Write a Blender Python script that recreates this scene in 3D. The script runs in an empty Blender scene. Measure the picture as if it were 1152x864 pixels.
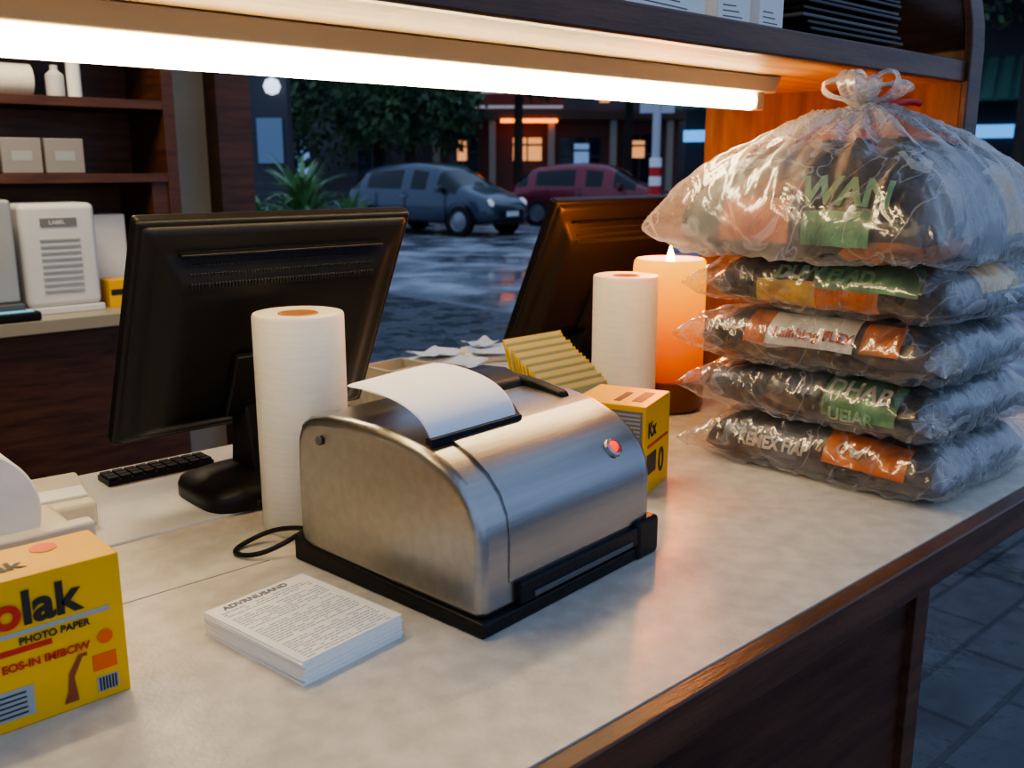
import bpy, bmesh, math, random
from mathutils import Vector, Matrix, noise
random.seed(7)
D=bpy.data
def link(o,parent=None):
    bpy.context.scene.collection.objects.link(o)
    if parent: o.parent=parent
    return o
def empty(name,loc=(0,0,0),rz=0):
    e=D.objects.new(name,None); e.location=loc; e.rotation_euler=(0,0,rz); e.empty_display_size=.05
    return link(e)
# ---------------- materials
def M(name,col,rough=.5,metal=0,nz=None,bump=None,emis=None,es=0,col2=None,stretch=(1,1,1),coat=0,sss=0,spec=None,trans=0,rr=None):
    m=D.materials.new(name); m.use_nodes=True; nt=m.node_tree; N=nt.nodes; L=nt.links
    b=N['Principled BSDF']; c=(*col,1)
    b.inputs['Base Color'].default_value=c; b.inputs['Roughness'].default_value=rough; b.inputs['Metallic'].default_value=metal
    if coat: b.inputs['Coat Weight'].default_value=coat
    if trans: b.inputs['Transmission Weight'].default_value=trans
    if spec is not None: b.inputs['Specular IOR Level'].default_value=spec
    if sss:
        b.inputs['Subsurface Weight'].default_value=sss; b.inputs['Subsurface Scale'].default_value=.02
    if emis: b.inputs['Emission Color'].default_value=(*emis,1); b.inputs['Emission Strength'].default_value=es
    if nz or bump or rr:
        tc=N.new('ShaderNodeTexCoord'); mp=N.new('ShaderNodeMapping'); mp.inputs['Scale'].default_value=stretch
        L.new(tc.outputs['Object'],mp.inputs['Vector'])
    if nz:
        n=N.new('ShaderNodeTexNoise'); n.inputs['Scale'].default_value=nz; n.inputs['Detail'].default_value=6
        L.new(mp.outputs[0],n.inputs['Vector'])
        r=N.new('ShaderNodeValToRGB'); r.color_ramp.elements[0].position=.35; r.color_ramp.elements[1].position=.65
        c2=col2 if col2 else tuple(x*.7 for x in col)
        r.color_ramp.elements[0].color=(*c2,1); r.color_ramp.elements[1].color=c
        L.new(n.outputs['Fac'],r.inputs[0]); L.new(r.outputs[0],b.inputs['Base Color'])
    if rr: # roughness patches: scale, low, high
        n3=N.new('ShaderNodeTexNoise'); n3.inputs['Scale'].default_value=rr[0]; n3.inputs['Detail'].default_value=5; L.new(mp.outputs[0],n3.inputs['Vector'])
        q=N.new('ShaderNodeMapRange'); q.inputs[1].default_value=.42; q.inputs[2].default_value=.58; q.inputs[3].default_value=rr[1]; q.inputs[4].default_value=rr[2]
        L.new(n3.outputs['Fac'],q.inputs[0]); L.new(q.outputs[0],b.inputs['Roughness'])
    if bump:
        n2=N.new('ShaderNodeTexNoise'); n2.inputs['Scale'].default_value=bump[0]; n2.inputs['Detail'].default_value=4
        L.new(mp.outputs[0],n2.inputs['Vector'])
        bp=N.new('ShaderNodeBump'); bp.inputs['Strength'].default_value=bump[1]; bp.inputs['Distance'].default_value=.01
        L.new(n2.outputs['Fac'],bp.inputs['Height']); L.new(bp.outputs[0],b.inputs['Normal'])
        if rr and len(rr)>3:
            ms=N.new('ShaderNodeMath'); ms.operation='MULTIPLY'; ms.inputs[1].default_value=bump[1]/rr[2]; L.new(q.outputs[0],ms.inputs[0]); L.new(ms.outputs[0],bp.inputs['Strength'])
    return m
def EM(name,col,s): return M(name,col,.5,emis=col,es=s)
wood_dark=M('wood_dark',(.11,.042,.02),.4,nz=6,col2=(.055,.02,.010),stretch=(1,1,8),bump=(30,.1))
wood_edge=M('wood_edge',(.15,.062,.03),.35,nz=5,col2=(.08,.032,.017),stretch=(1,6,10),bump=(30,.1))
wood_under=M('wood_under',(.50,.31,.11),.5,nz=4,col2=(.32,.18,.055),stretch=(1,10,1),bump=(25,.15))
wood_orange=M('wood_orange',(.28,.135,.05),.5,nz=4,col2=(.16,.07,.025),stretch=(1,9,1.2),bump=(25,.15))
lam=M('laminate_cream',(.66,.62,.52),.34,nz=38,col2=(.54,.50,.42),bump=(220,.06),rr=(9,.28,.42))
lam2=M('laminate_white',(.63,.63,.60),.35,nz=20,col2=(.57,.57,.54))
blackpl=M('black_plastic',(.010,.010,.011),.42,spec=.30)
blackgl=M('black_gloss',(.008,.008,.009),.22,spec=.4)
greypl=M('grey_plastic',(.10,.10,.10),.4)
steel=M('brushed_steel',(.43,.425,.415),.30,metal=1,nz=3,col2=(.38,.375,.365),stretch=(1,25,25),bump=(14,.035))
steel2=M('brushed_steel_lid',(.40,.397,.39),.28,metal=1,nz=3,col2=(.35,.347,.34),stretch=(1,25,25),bump=(14,.035))
paper=M('paper_white',(.86,.85,.80),.7)
paper2=M('paper_roll_white',(.85,.82,.70),.45,nz=20,col2=(.79,.76,.64),stretch=(1,1,12),sss=.2)
beige=M('beige_plastic',(.58,.52,.40),.5)
whitepl=M('white_plastic',(.66,.66,.63),.45)
card=M('cardboard_core',(.50,.24,.08),.7)
yellow=M('yellow_card',(.86,.47,.008),.4,nz=6,col2=(.80,.42,.007))
red=M('red_ink',(.60,.025,.015),.4); orange=M('orange_ink',(.85,.13,.01),.4); ink=M('dark_ink',(.02,.015,.015),.5)
greyink=M('grey_ink',(.35,.38,.36),.5); green=M('green_ink',(.35,.62,.34),.5); inkgrey=M('print_grey',(.18,.18,.18),.6)
wallm=M('wall_plaster',(.50,.45,.34),.8,nz=3,col2=(.44,.39,.28))
ceilm=M('ceiling_paint',(.35,.3,.24),.8)
# ---------------- mesh helpers
def finish(name,bm,mats,loc=(0,0,0),rot=(0,0,0),parent=None,smooth=False,bev=0,seg=2,sub=0,recalc=True,ang=35):
    if recalc: bmesh.ops.recalc_face_normals(bm,faces=bm.faces[:])
    me=D.meshes.new(name); bm.to_mesh(me); bm.free()
    if not isinstance(mats,(list,tuple)): mats=[mats]
    for m in mats: me.materials.append(m)
    o=D.objects.new(name,me); o.location=loc; o.rotation_euler=rot; link(o,parent)
    if smooth or bev:
        for p in me.polygons: p.use_smooth=True
    if bev:
        b=o.modifiers.new('bev','BEVEL'); b.width=bev; b.segments=seg; b.limit_method='ANGLE'; b.angle_limit=math.radians(ang); b.harden_normals=True
    if sub:
        s=o.modifiers.new('sub','SUBSURF'); s.levels=sub; s.render_levels=sub
    return o
def bm_box(bm,lo,hi,mi=0,mat=None):
    vs=[bm.verts.new((x,y,z)) for z in (lo[2],hi[2]) for y in (lo[1],hi[1]) for x in (lo[0],hi[0])]
    if mat is not None:
        for v in vs: v.co=mat@v.co
    for f in ((0,1,3,2),(4,6,7,5),(0,4,5,1),(2,3,7,6),(0,2,6,4),(1,5,7,3)):
        fc=bm.faces.new([vs[i] for i in f]); fc.material_index=mi
    return vs
def box(name,lo,hi,mat,parent=None,bev=.002,rot=(0,0,0),seg=2):
    c=[(a+b)/2 for a,b in zip(lo,hi)]; h=[(b-a)/2 for a,b in zip(lo,hi)]
    bm=bmesh.new(); bm_box(bm,[-x for x in h],h)
    return finish(name,bm,mat,c,rot,parent,bev=bev,seg=seg)
def boxes(name,lst,mats,parent=None,loc=(0,0,0),rot=(0,0,0),bev=0):
    bm=bmesh.new()
    for it in lst: bm_box(bm,it[0],it[1],it[2] if len(it)>2 else 0,it[3] if len(it)>3 else None)
    return finish(name,bm,mats,loc,rot,parent,bev=bev)
def lathe(name,prof,mat,loc=(0,0,0),rot=(0,0,0),parent=None,seg=48,closed=True,mfun=None,smooth=True,wob=None):
    bm=bmesh.new(); rings=[]
    for r,z in prof:
        if r<1e-6: rings.append([bm.verts.new((0,0,z))])
        else:
            rr=[]
            for i in range(seg):
                a=2*math.pi*i/seg; q=r*(1+(wob(a,z) if wob else 0)); rr.append(bm.verts.new((q*math.cos(a),q*math.sin(a),z)))
            rings.append(rr)
    for k in range(len(rings)-1):
        A,B=rings[k],rings[k+1]
        for i in range(seg):
            j=(i+1)%seg
            if len(A)==1 and len(B)==1: continue
            if len(A)==1: f=bm.faces.new((A[0],B[i],B[j]))
            elif len(B)==1: f=bm.faces.new((A[i],A[j],B[0]))
            else: f=bm.faces.new((A[i],A[j],B[j],B[i]))
            if mfun: f.material_index=mfun(k)
    o=finish(name,bm,mat,loc,rot,parent,smooth=smooth)
    m=o.modifiers.new('es','EDGE_SPLIT'); m.split_angle=math.radians(40)
    return o
def cyl(name,r,h,mat,loc,rot=(0,0,0),parent=None,seg=32,b=.001):
    return lathe(name,[(0,0),(r-b,0),(r,b),(r,h-b),(r-b,h),(0,h)],mat,loc,rot,parent,seg)
def tube(name,pts,r,mat,parent=None,loc=(0,0,0),flat=1):
    cu=D.curves.new(name,'CURVE'); cu.dimensions='3D'; cu.bevel_depth=r; cu.bevel_resolution=3; cu.use_fill_caps=True
    s=cu.splines.new('NURBS'); s.points.add(len(pts)-1); s.use_endpoint_u=True; s.order_u=4
    for p,q in zip(s.points,pts): p.co=(*q,1)
    cu.materials.append(mat); o=D.objects.new(name,cu); o.location=loc; return link(o,parent)
def textmesh(body,size,bold=0):
    cu=D.curves.new('t','FONT'); cu.body=body; cu.size=size; cu.extrude=.0002; cu.offset=bold
    o=D.objects.new('t',cu); link(o); bpy.context.view_layer.update()
    me=D.meshes.new_from_object(o.evaluated_get(bpy.context.evaluated_depsgraph_get())); D.objects.remove(o)
    return me
def text(name,body,size,loc,rot,mat,parent=None,bold=0,sx=1):
    me=textmesh(body,size,bold); me.name=name; me.materials.clear(); me.materials.append(mat)
    o=D.objects.new(name,me); o.location=loc; o.rotation_euler=rot; o.scale=(sx,1,1); return link(o,parent)
def extr(name,pts,x0,x1,mat,parent=None,bev=0,seg=3,loc=(0,0,0),rot=(0,0,0),ang=35):
    bm=bmesh.new(); A=[bm.verts.new((x0,y,z)) for y,z in pts]; B=[bm.verts.new((x1,y,z)) for y,z in pts]
    n=len(pts); bm.faces.new(A); bm.faces.new(B[::-1])
    for i in range(n):
        j=(i+1)%n; bm.faces.new((A[i],B[i],B[j],A[j]))
    return finish(name,bm,mat,loc,rot,parent,smooth=True,bev=bev,seg=seg,ang=ang)
H=.90
# ---------------- room shell
box('floor',(-1.6,.5,-.02),(1.75,3.7,.01),M('floor_tile',(.06,.045,.04),.5,nz=4),bev=0)
box('wall_back',(-1.6,3.6,0),(1.72,3.7,2.6),wallm,bev=0)
box('wall_left',(-1.7,.5,0),(-1.6,3.7,2.6),wallm,bev=0)
box('ceiling',(-1.7,.35,2.6),(1.95,3.8,2.68),ceilm,bev=0)
w1=empty('window_1')
box('frame_post',(1.70,3.5,0),(1.84,3.72,2.6),wood_dark,w1)
box('frame_head',(1.72,1.34,2.25),(1.82,3.5,2.6),wood_dark,w1)
# ---------------- counter
ct=empty('service_counter')
boxes('countertop',[((-1.3,.473,.858),(1.95,1.44,H)),((1.08,1.44,.858),(1.95,1.86,H))],lam,ct,bev=0)
box('front_edging',(-1.3,.45,.852),(1.95,.4732,H-.001),wood_edge,ct,bev=.003)
box('end_edging',(1.95,.45,.852),(1.97,1.86,H-.001),wood_edge,ct,bev=.003)
box('base_panel',(-1.3,.51,.0),(1.20,.54,.858),wood_dark,ct)
box('base_corner_post',(1.185,.50,.0),(1.225,.56,.858),wood_edge,ct)
box('base_side',(1.19,.54,.0),(1.215,1.40,.858),wood_dark,ct)
box('inner_board',(-1.3,1.135,H),(1.06,1.438,H+.004),lam2,ct,bev=.001)
box('seam',(-1.3,.968,H),(.5,.9695,H+.0004),inkgrey,ct,bev=0)
# ---------------- hutch
hu=empty('overhead_shelf_hutch')
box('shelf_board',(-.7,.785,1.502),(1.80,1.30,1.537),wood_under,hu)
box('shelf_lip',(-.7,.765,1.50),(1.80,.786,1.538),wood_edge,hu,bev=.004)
front=[(.757,H+.0005),(.757,1.56),(.760,1.60),(.768,1.64),(.782,1.68),(.80,1.73),(.80,1.95)]
extr('end_panel',[(1.33,H+.0005),(1.33,1.95)]+[(y+.012,z) for y,z in front[::-1]],1.80,1.84,wood_orange,hu,bev=.003)
extr('end_panel_upper_inside',[(1.33,1.54),(1.33,1.95)]+[(y+.012,z) for y,z in front[::-1] if z>1.55],1.795,1.80,wood_dark,hu)
extr('end_panel_edge',front+[(y+.014,z) for y,z in front[::-1]],1.792,1.846,wood_dark,hu,bev=.003)
# ---------------- tube light
tl=empty('fluorescent_tube_light')
tubem=EM('tube_glow',(1.0,.80,.46),28)
cyl('tube',.0140,1.45,tubem,(-.02,.965,1.461),(0,math.pi/2,0),tl,seg=32)
extr('batten',[(.935,1.5015),(.945,1.476),(.985,1.476),(.995,1.5015)],-.1,1.475,M('batten_paint',(.6,.5,.33),.4),tl,bev=.003)
box('end_cap',(1.43,.952,1.447),(1.455,.978,1.478),M('cap',(.55,.40,.2),.4),tl,bev=.004)
box('end_cap_near',(-.05,.948,1.443),(-.015,.982,1.478),whitepl,tl,bev=.004)
# ---------------- items on shelf
for i,(x0,x1,h,a) in enumerate([(.91,1.09,.09,.1),(1.115,1.18,.085,-.1),(1.20,1.265,.1,.05)]):
    e=empty('white_card_box',((x0+x1)/2,.835,1.5375),a)
    w=(x1-x0)/2
    box('carton',(-w,-.03,0),(w,.03,h),paper,e,bev=.001)
    for k in range(3): box('print_line',(-w*.7,-.0305,.012+k*.007),(w*(.5-.2*k),-.0300,.0135+k*.007),inkgrey,e,bev=0)
st=empty('black_tray_stack',(1.45,.87,1.538))
for k in range(12):
    dx=random.uniform(-.012,.012); dy=random.uniform(-.006,.006)
    box('tray',(-.14+dx,-.075+dy,k*.0095),(.15+dx,.1+dy,k*.0095+.006),blackgl if k%3 else greypl,st,bev=.002)
# ---------------- receipt printer
pr=empty('receipt_printer',(.560,.655,H),math.radians(6))
prof=[(0,.012),(0,.095),(.003,.115),(.012,.134),(.028,.151),(.052,.166),(.085,.178),(.12,.184),(.16,.187),(.20,.187),(.24,.184),(.27,.178),(.285,.168),(.293,.150),(.295,.12),(.295,.012)]
W=.296
extr('housing',prof,0,W,steel,pr,bev=.012,seg=4,ang=55)
lidp=[(-.002,.045),(-.002,.096),(.001,.117),(.010,.1365),(.0265,.1538),(.0512,.1688),(.0815,.180),(.080,.172),(.03,.14),(.008,.10),(.008,.045)]
extr('curved_lid',lidp,.040,W-.020,steel2,pr,bev=.001,ang=55)
basep=[(-.006,0),(-.006,.016),(.03,.017),(.15,.019),(.27,.024),(.300,.032),(.300,0)]
extr('base_skirt',basep,-.004,W+.004,blackpl,pr,bev=.003)
box('front_slot',(.05,-.008,.018),(W-.012,.01,.042),blackpl,pr,bev=.003)
box('slot_mouth',(.07,-.010,.022),(W-.05,-.006,.028),greypl,pr,bev=.001)
box('foot_guard',(W-.040,-.010,.0),(W+.005,.03,.048),blackpl,pr,bev=.006)
box('paper_slot',(.012,.078,.176),(.150,.088,.1845),blackpl,pr,bev=.001)
extr('roller_housing',[(.085,.176),(.10,.192),(.15,.199),(.21,.198),(.24,.186),(.24,.176)],.152,.162,greypl,pr,bev=.003)
extr('latch_bar',[(.16,.180),(.17,.196),(.20,.205),(.235,.203),(.26,.19),(.262,.176)],.162,.262,blackpl,pr,bev=.006)
extr('latch_side',[(.10,.176),(.105,.188),(.15,.196),(.21,.200),(.255,.190),(.262,.176)],.252,.268,blackpl,pr,bev=.005)
lathe('led_lens',[(0,.004),(.005,.0035),(.0075,0)],EM('led_red',(.95,.02,.01),1.6),(.232,.012,.1425),(math.radians(48),0,0),pr,24)
lathe('led_ring',[(.007,0),(.008,.003),(.011,.002),(.012,-.002)],steel,(.232,.012,.141),(math.radians(48),0,0),pr,24)
cyl('screw',.0055,.003,greypl,(-.001,.245,.155),(0,-math.pi/2,0),pr,16)
# paper sheet feeding from the slot, free end curling up off the housing
bm=bmesh.new(); cp=[(.083,.178),(.084,.189),(.090,.201),(.102,.212),(.122,.221),(.148,.2265),(.178,.229),(.202,.2285)]
rows=[]
for k,(y,z) in enumerate(cp):
    t=k/7
    rows.append([bm.verts.new((.016+.130*i/8 - .010*t*(1-i/8)-.006*t,y,z-.005*t*(1-i/8)**1.6)) for i in range(9)])
for a,b in zip(rows,rows[1:]):
    for i in range(8): bm.faces.new((a[i],a[i+1],b[i+1],b[i]))
o=finish('paper_sheet',bm,M('thermal_paper',(.93,.93,.91),.6),parent=pr,smooth=True,sub=2); s=o.modifiers.new('s','SOLIDIFY'); s.thickness=.0006
tube('power_cable',[(.01,.30,.03),(-.02,.315,.012),(-.045,.335,.004),(-.05,.365,.004),(-.02,.38,.004),(.02,.36,.02),(.02,.30,.03)],.003,blackpl,pr)
# ---------------- paper stack
ps=empty('printed_form_stack',(.434,.779,H),math.radians(8))
for k in range(12):
    dx,dy=random.uniform(-.0015,.0015),random.uniform(-.0015,.0015)
    box('sheets',(-.0605+dx,-.077+dy,k*.0019),(.0605+dx,.077+dy,k*.0019+.0017),paper,ps,bev=0,rot=(0,0,random.uniform(-.01,.01)))
zt=.0230
lst=[]
for r in range(30):
    y=.058-r*.0045
    if r in (3,11,20): continue
    x=-.052
    while x<.05:
        w=random.uniform(.003,.010)
        if random.random()<.85: lst.append(((x,y,zt-.0004),(min(x+w,.052),y+.0009,zt)))
        x+=w+.0015
boxes('printed_lines',lst,M('faint_print',(.38,.38,.37),.6),ps)
text('heading','ADVRNUSAND',.0115,(-.045,.064,zt),(0,0,0),inkgrey,ps,.0002)
# ---------------- yellow film box
def panel(name,x0,x1,z0,z1,y,m,par,d=.0006): return box(name,(x0,y-d,z0),(x1,y,z1),m,par,bev=0)
yb=empty('yellow_film_box',(.269,.793,H))
box('carton',(-.19,0,0),(0,.072,.13),yellow,yb,bev=.0015)
text('logo_text','kolak',.040,(-.122,-.001,.090),(math.pi/2,0,0),ink,yb,.0012,1.0)
text('logo_top','dolak',.024,(-.125,.020,.1305),(0,0,0),ink,yb,.0008,1.05)
text('logo_ko','ko',.040,(-.122,-.0014,.090),(math.pi/2,0,0),red,yb,.0012,1.0)
panel('grey_band',-.13,-.012,.081,.085,0,greyink,yb); panel('red_band',-.19,-.06,.066,.071,0,red,yb)
panel('orange_panel',-.030,-.010,.028,.043,0,orange,yb); panel('barcode_patch',-.028,-.010,.008,.022,0,greyink,yb)
for k in range(6): panel('barcode_line',-.026+k*.0026,-.0248+k*.0026,.009,.021,-.0007,ink,yb)
panel('white_label',-.16,-.078,.010,.036,0,greyink,yb)
for k in range(5): panel('label_line',-.158,-.084,.013+k*.0045,.0142+k*.0045,-.0007,ink,yb)
text('small_text','EOS-IN IMIBCIW',.0095,(-.10,-.001,.052),(math.pi/2,0,0),red,yb,.0003)
text('small_text2','CAGS 24',.007,(-.155,-.001,.043),(math.pi/2,0,0),ink,yb,.0002)
text('small_text3','PHOTO PAPER',.0085,(-.085,-.001,.073),(math.pi/2,0,0),ink,yb,.0002)
lathe('round_mark',[(0,0),(.0065,0)],orange,(-.018,-.001,.058),(math.pi/2,0,0),yb,24)
lathe('round_mark_top',[(0,0),(.011,0)],orange,(-.045,.052,.1307),(0,0,0),yb,24)
bm=bmesh.new()
fp=[(-.056,.008),(-.044,.008),(-.046,.03),(-.038,.046),(-.034,.046),(-.034,.049),(-.041,.049),(-.050,.034),(-.052,.018)]
bm.faces.new([bm.verts.new((x,-.001,z)) for x,z in fp]); finish('figure_print',bm,M('brown_ink',(.3,.06,.02),.5),parent=yb)
# ---------------- roll in beige holder
rh=empty('paper_roll_dispenser',(.12,1.02,H+.0004))
box('holder_body',(-.06,-.06,0),(.180,.07,.088),beige,rh,bev=.006)
box('holder_lip',(-.06,-.066,.070),(.185,-.045,.104),beige,rh,bev=.004)
lathe('paper_roll',[(.014,0),(.070,0),(.072,.002),(.072,.098),(.070,.1),(.014,.1)],paper2,(.070,.055,.122),(math.pi/2,0,0),rh,48)
wb=empty('white_card_terminal',(.350,1.265,H+.0042),math.radians(-4))
extr('terminal_body',[(-.05,0),(-.05,.030),(.04,.048),(.05,.044),(.05,0)],-.07,.045,beige,wb,bev=.005)
box('terminal_tray',(-.065,-.03,.030),(.040,.0,.040),whitepl,wb,bev=.002,rot=(math.radians(10),0,0))
# ---------------- keyboard
kb=empty('keyboard',(.530,1.375,H+.0042))
bm=bmesh.new(); bm_box(bm,(-.075,-.022,0),(.085,.022,.008))
for r in range(3):
    for c in range(9):
        x=-.073+c*.0176; y=-.020+r*.0138; bm_box(bm,(x,y,.008),(x+.0145,y+.0112,.012))
finish('keys',bm,blackpl,parent=kb)
# ---------------- monitors
def monitor(loc,w,h,tilt,basew=.23,by=-.03,br=.08,pz=.085):
    e=empty('computer_monitor',loc)
    p=D.objects.new('panel_pivot',None); p.location=(0,.02,pz); p.rotation_euler=(tilt,0,0); link(p,e)
    hw=w/2
    box('bezel',(-hw,0,0),(hw,.022,h),blackpl,p,bev=.006,seg=3)
    box('screen',(-hw+.015,.0215,.018),(hw-.015,.0235,h-.015),blackgl,p,bev=0)
    bm=bmesh.new()
    def ring(m,y,zt,zb):
        return [bm.verts.new(v) for v in ((-hw+m,y,zb),(hw-m,y,zb),(hw-m,y,zt),(-hw+m,y,zt))]
    R=[ring(.004,.004,h-.004,.004),ring(.012,-.006,h-.012,.010),ring(.030,-.010,h-.040,.022),ring(.050,-.026,h-.075,.04),ring(.065,-.030,h-.10,.055)]
    for a,b in zip(R,R[1:]):
        for i in range(4): bm.faces.new((a[i],a[(i+1)%4],b[(i+1)%4],b[i]))
    bm.faces.new(R[-1]); bm.faces.new(R[0][::-1])
    finish('back_shell',bm,blackpl,parent=p,bev=.012,seg=4,ang=8)
    lst=[]
    n=60
    for i in range(n):
        x=-hw+.065+(w-.13)*i/(n-1)
        for k in range(3):
            lst.append(((x-.0012,-.0285+k*.006,h-.080+k*.011),(x+.0012,-.018+k*.006,h-.073+k*.011)))
    boxes('vent_slots',lst,M('vent_dark',(.035,.035,.035),.5,spec=.2),p)
    box('top_rib',(-hw+.05,-.02,h-.040),(hw-.05,-.009,h-.036),blackgl,p,bev=.002)
    cyl('screw',.006,.004,greypl,(-hw+.10,-.016,.038),(math.pi/2,0,0),p,20)
    cyl('screw_head',.0032,.004,whitepl,(-hw+.10,-.018,.038),(math.pi/2,0,0),p,20)
    box('mount_plate',(-.06,-.040,.05),(.06,-.028,.15),blackpl,p,bev=.004)
    extr('neck',[(.01+by,.012),(-.035+by,.02),(-.045,.13),(-.050,.17),(-.03,.20),(-.005,.15),(.04+by,.03)],-.035,.035,blackpl,e,bev=.005)
    bm=bmesh.new()
    out=[]
    for i in range(40):
        a=2*math.pi*i/40; c,s=math.cos(a),math.sin(a); ex=.45
        out.append((basew/2*math.copysign(abs(c)**ex,c),by+br*math.copysign(abs(s)**ex,s)))
    lay=[]
    for sc,z in ((1,0.0003),(1,.016),(.97,.024),(.7,.034),(.3,.038)):
        lay.append([bm.verts.new((x*sc,by+(y-by)*sc,z)) for x,y in out])
    for a,b in zip(lay,lay[1:]):
        for i in range(40): bm.faces.new((a[i],a[(i+1)%40],b[(i+1)%40],b[i]))
    bm.faces.new(lay[0][::-1]); bm.faces.new(lay[-1])
    finish('base',bm,blackpl,parent=e,smooth=True)
    text('base_label','MONITOR',.012,(-.06,by-br-.0005,.006),(math.pi/2,0,0),greypl,e)
    return e
monitor((.627,1.235,H+.004),.392,.335,math.radians(26))
monitor((1.53,1.43,H+.0003),.43,.335,math.radians(25),.24,.03,.1)
# ---------------- upright paper rolls
def roll(loc,h,k=1):
    e=empty('film_wrap_roll',loc)
    lathe('roll',[(.021,0),(.054*k,0),(.0565*k,.003),(.0565*k,h-.004),(.055*k,h-.001),(.051*k,h),(.025,h-.002),(.0245,h-.004)],paper2,parent=e,seg=64)
    lathe('core',[(0,h-.012),(.021,h-.012),(.0215,h-.001),(.0245,h-.001),(.0245,0),(0,0)],card,parent=e,seg=48)
roll((.598,1.046,H+.0004),.277); roll((1.30,1.118,H+.0004),.266,1.03)
# ---------------- candle
ca=empty('pillar_candle',(1.430,1.122,H))
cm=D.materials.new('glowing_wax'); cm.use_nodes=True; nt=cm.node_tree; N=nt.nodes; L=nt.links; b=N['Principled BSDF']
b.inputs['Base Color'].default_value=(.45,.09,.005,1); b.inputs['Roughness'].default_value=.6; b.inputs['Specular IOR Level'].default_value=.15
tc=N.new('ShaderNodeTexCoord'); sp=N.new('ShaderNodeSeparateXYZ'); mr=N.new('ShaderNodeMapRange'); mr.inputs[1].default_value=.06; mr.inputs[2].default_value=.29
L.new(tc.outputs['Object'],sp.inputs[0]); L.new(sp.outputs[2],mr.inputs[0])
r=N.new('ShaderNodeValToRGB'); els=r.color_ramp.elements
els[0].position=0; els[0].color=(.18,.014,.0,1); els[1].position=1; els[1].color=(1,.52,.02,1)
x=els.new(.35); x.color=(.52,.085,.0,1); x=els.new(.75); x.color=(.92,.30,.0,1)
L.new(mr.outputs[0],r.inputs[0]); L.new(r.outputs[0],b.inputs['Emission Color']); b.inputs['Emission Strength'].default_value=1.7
def wob(a,z): return .02*noise.noise(Vector((math.cos(a)*2,math.sin(a)*2,z*20)))
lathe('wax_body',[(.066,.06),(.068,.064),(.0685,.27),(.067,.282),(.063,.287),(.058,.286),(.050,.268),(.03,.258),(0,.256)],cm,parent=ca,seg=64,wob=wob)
lathe('candle_dish',[(0,0.0005),(.062,0.0005),(.070,.01),(.071,.06),(.066,.062),(0,.062)],M('dish_brown',(.16,.05,.02),.3),parent=ca,seg=48)
cyl('wick',.0015,.02,ink,(0,0,.255),parent=ca,seg=8,b=.0003)
lathe('flame',[(0,.262),(.006,.266),(.0095,.277),(.007,.292),(.003,.304),(0,.312)],EM('flame_glow',(1,.55,.12),30),parent=ca,seg=20)
pl=D.lights.new('candle_light','POINT'); pl.energy=6.5; pl.color=(1,.25,.04); pl.shadow_soft_size=.02
o=D.objects.new('candle_light',pl); o.location=(0,0,.335); link(o,ca)
# ---------------- yellow box (cards)
y2=empty('yellow_card_box',(1.022,.880,H),math.radians(21))
box('carton',(-.055,-.055,0),(.055,.055,.132),yellow,y2,bev=.0015)
lst=[((-.0560,-.050,.066),(-.0548,.050,.124),0)]
for k in range(9): lst.append(((-.0566,-.047,.071+k*.0058),(-.0558,.047,.0735+k*.0058),1))
boxes('striped_side',lst,[inkgrey,greyink],y2)
box('side_label',(-.0557,-.05,.01),(-.0548,.05,.055),ink,y2,bev=0)
box('top_print',(-.03,-.04,.132),(.03,-.025,.1326),ink,y2,bev=0)
box('top_print_b',(-.035,-.01,.132),(.02,.0,.1326),ink,y2,bev=0)
text('digit_0','0',.05,(.005,-.0556,.022),(math.pi/2,0,0),ink,y2,.001)
text('front_text','Kx',.03,(-.045,-.0556,.085),(math.pi/2,0,0),ink,y2,.001)
panel('front_strip',-.045,.045,.070,.074,-.055,red,y2)
panel('front_strip',-.045,-.006,.03,.06,-.055,ink,y2)
cs=empty('yellow_card_rack',(1.075,1.050,H),math.radians(2))
box('rack_base',(-.07,-.06,0),(.07,.07,.06),greypl,cs,bev=.003)
lst=[]
for k in range(16):
    Mx=Matrix.Translation((random.uniform(-.003,.003),-.055+k*.0070,.052+k*.0046))@Matrix.Rotation(math.radians(-20),4,'X')
    lst.append(((-.068,-.0010,0),(.068,.0010,.066),0,Mx))
    lst.append(((-.0655,-.0013,.006),(.0655,-.0009,.0640),1+k%2,Mx))
boxes('cards',lst,[M('card_rim',(.66,.46,.04),.5),M('card_grey',(.20,.27,.20),.5),M('card_pale',(.45,.46,.34),.5)],cs)
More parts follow.
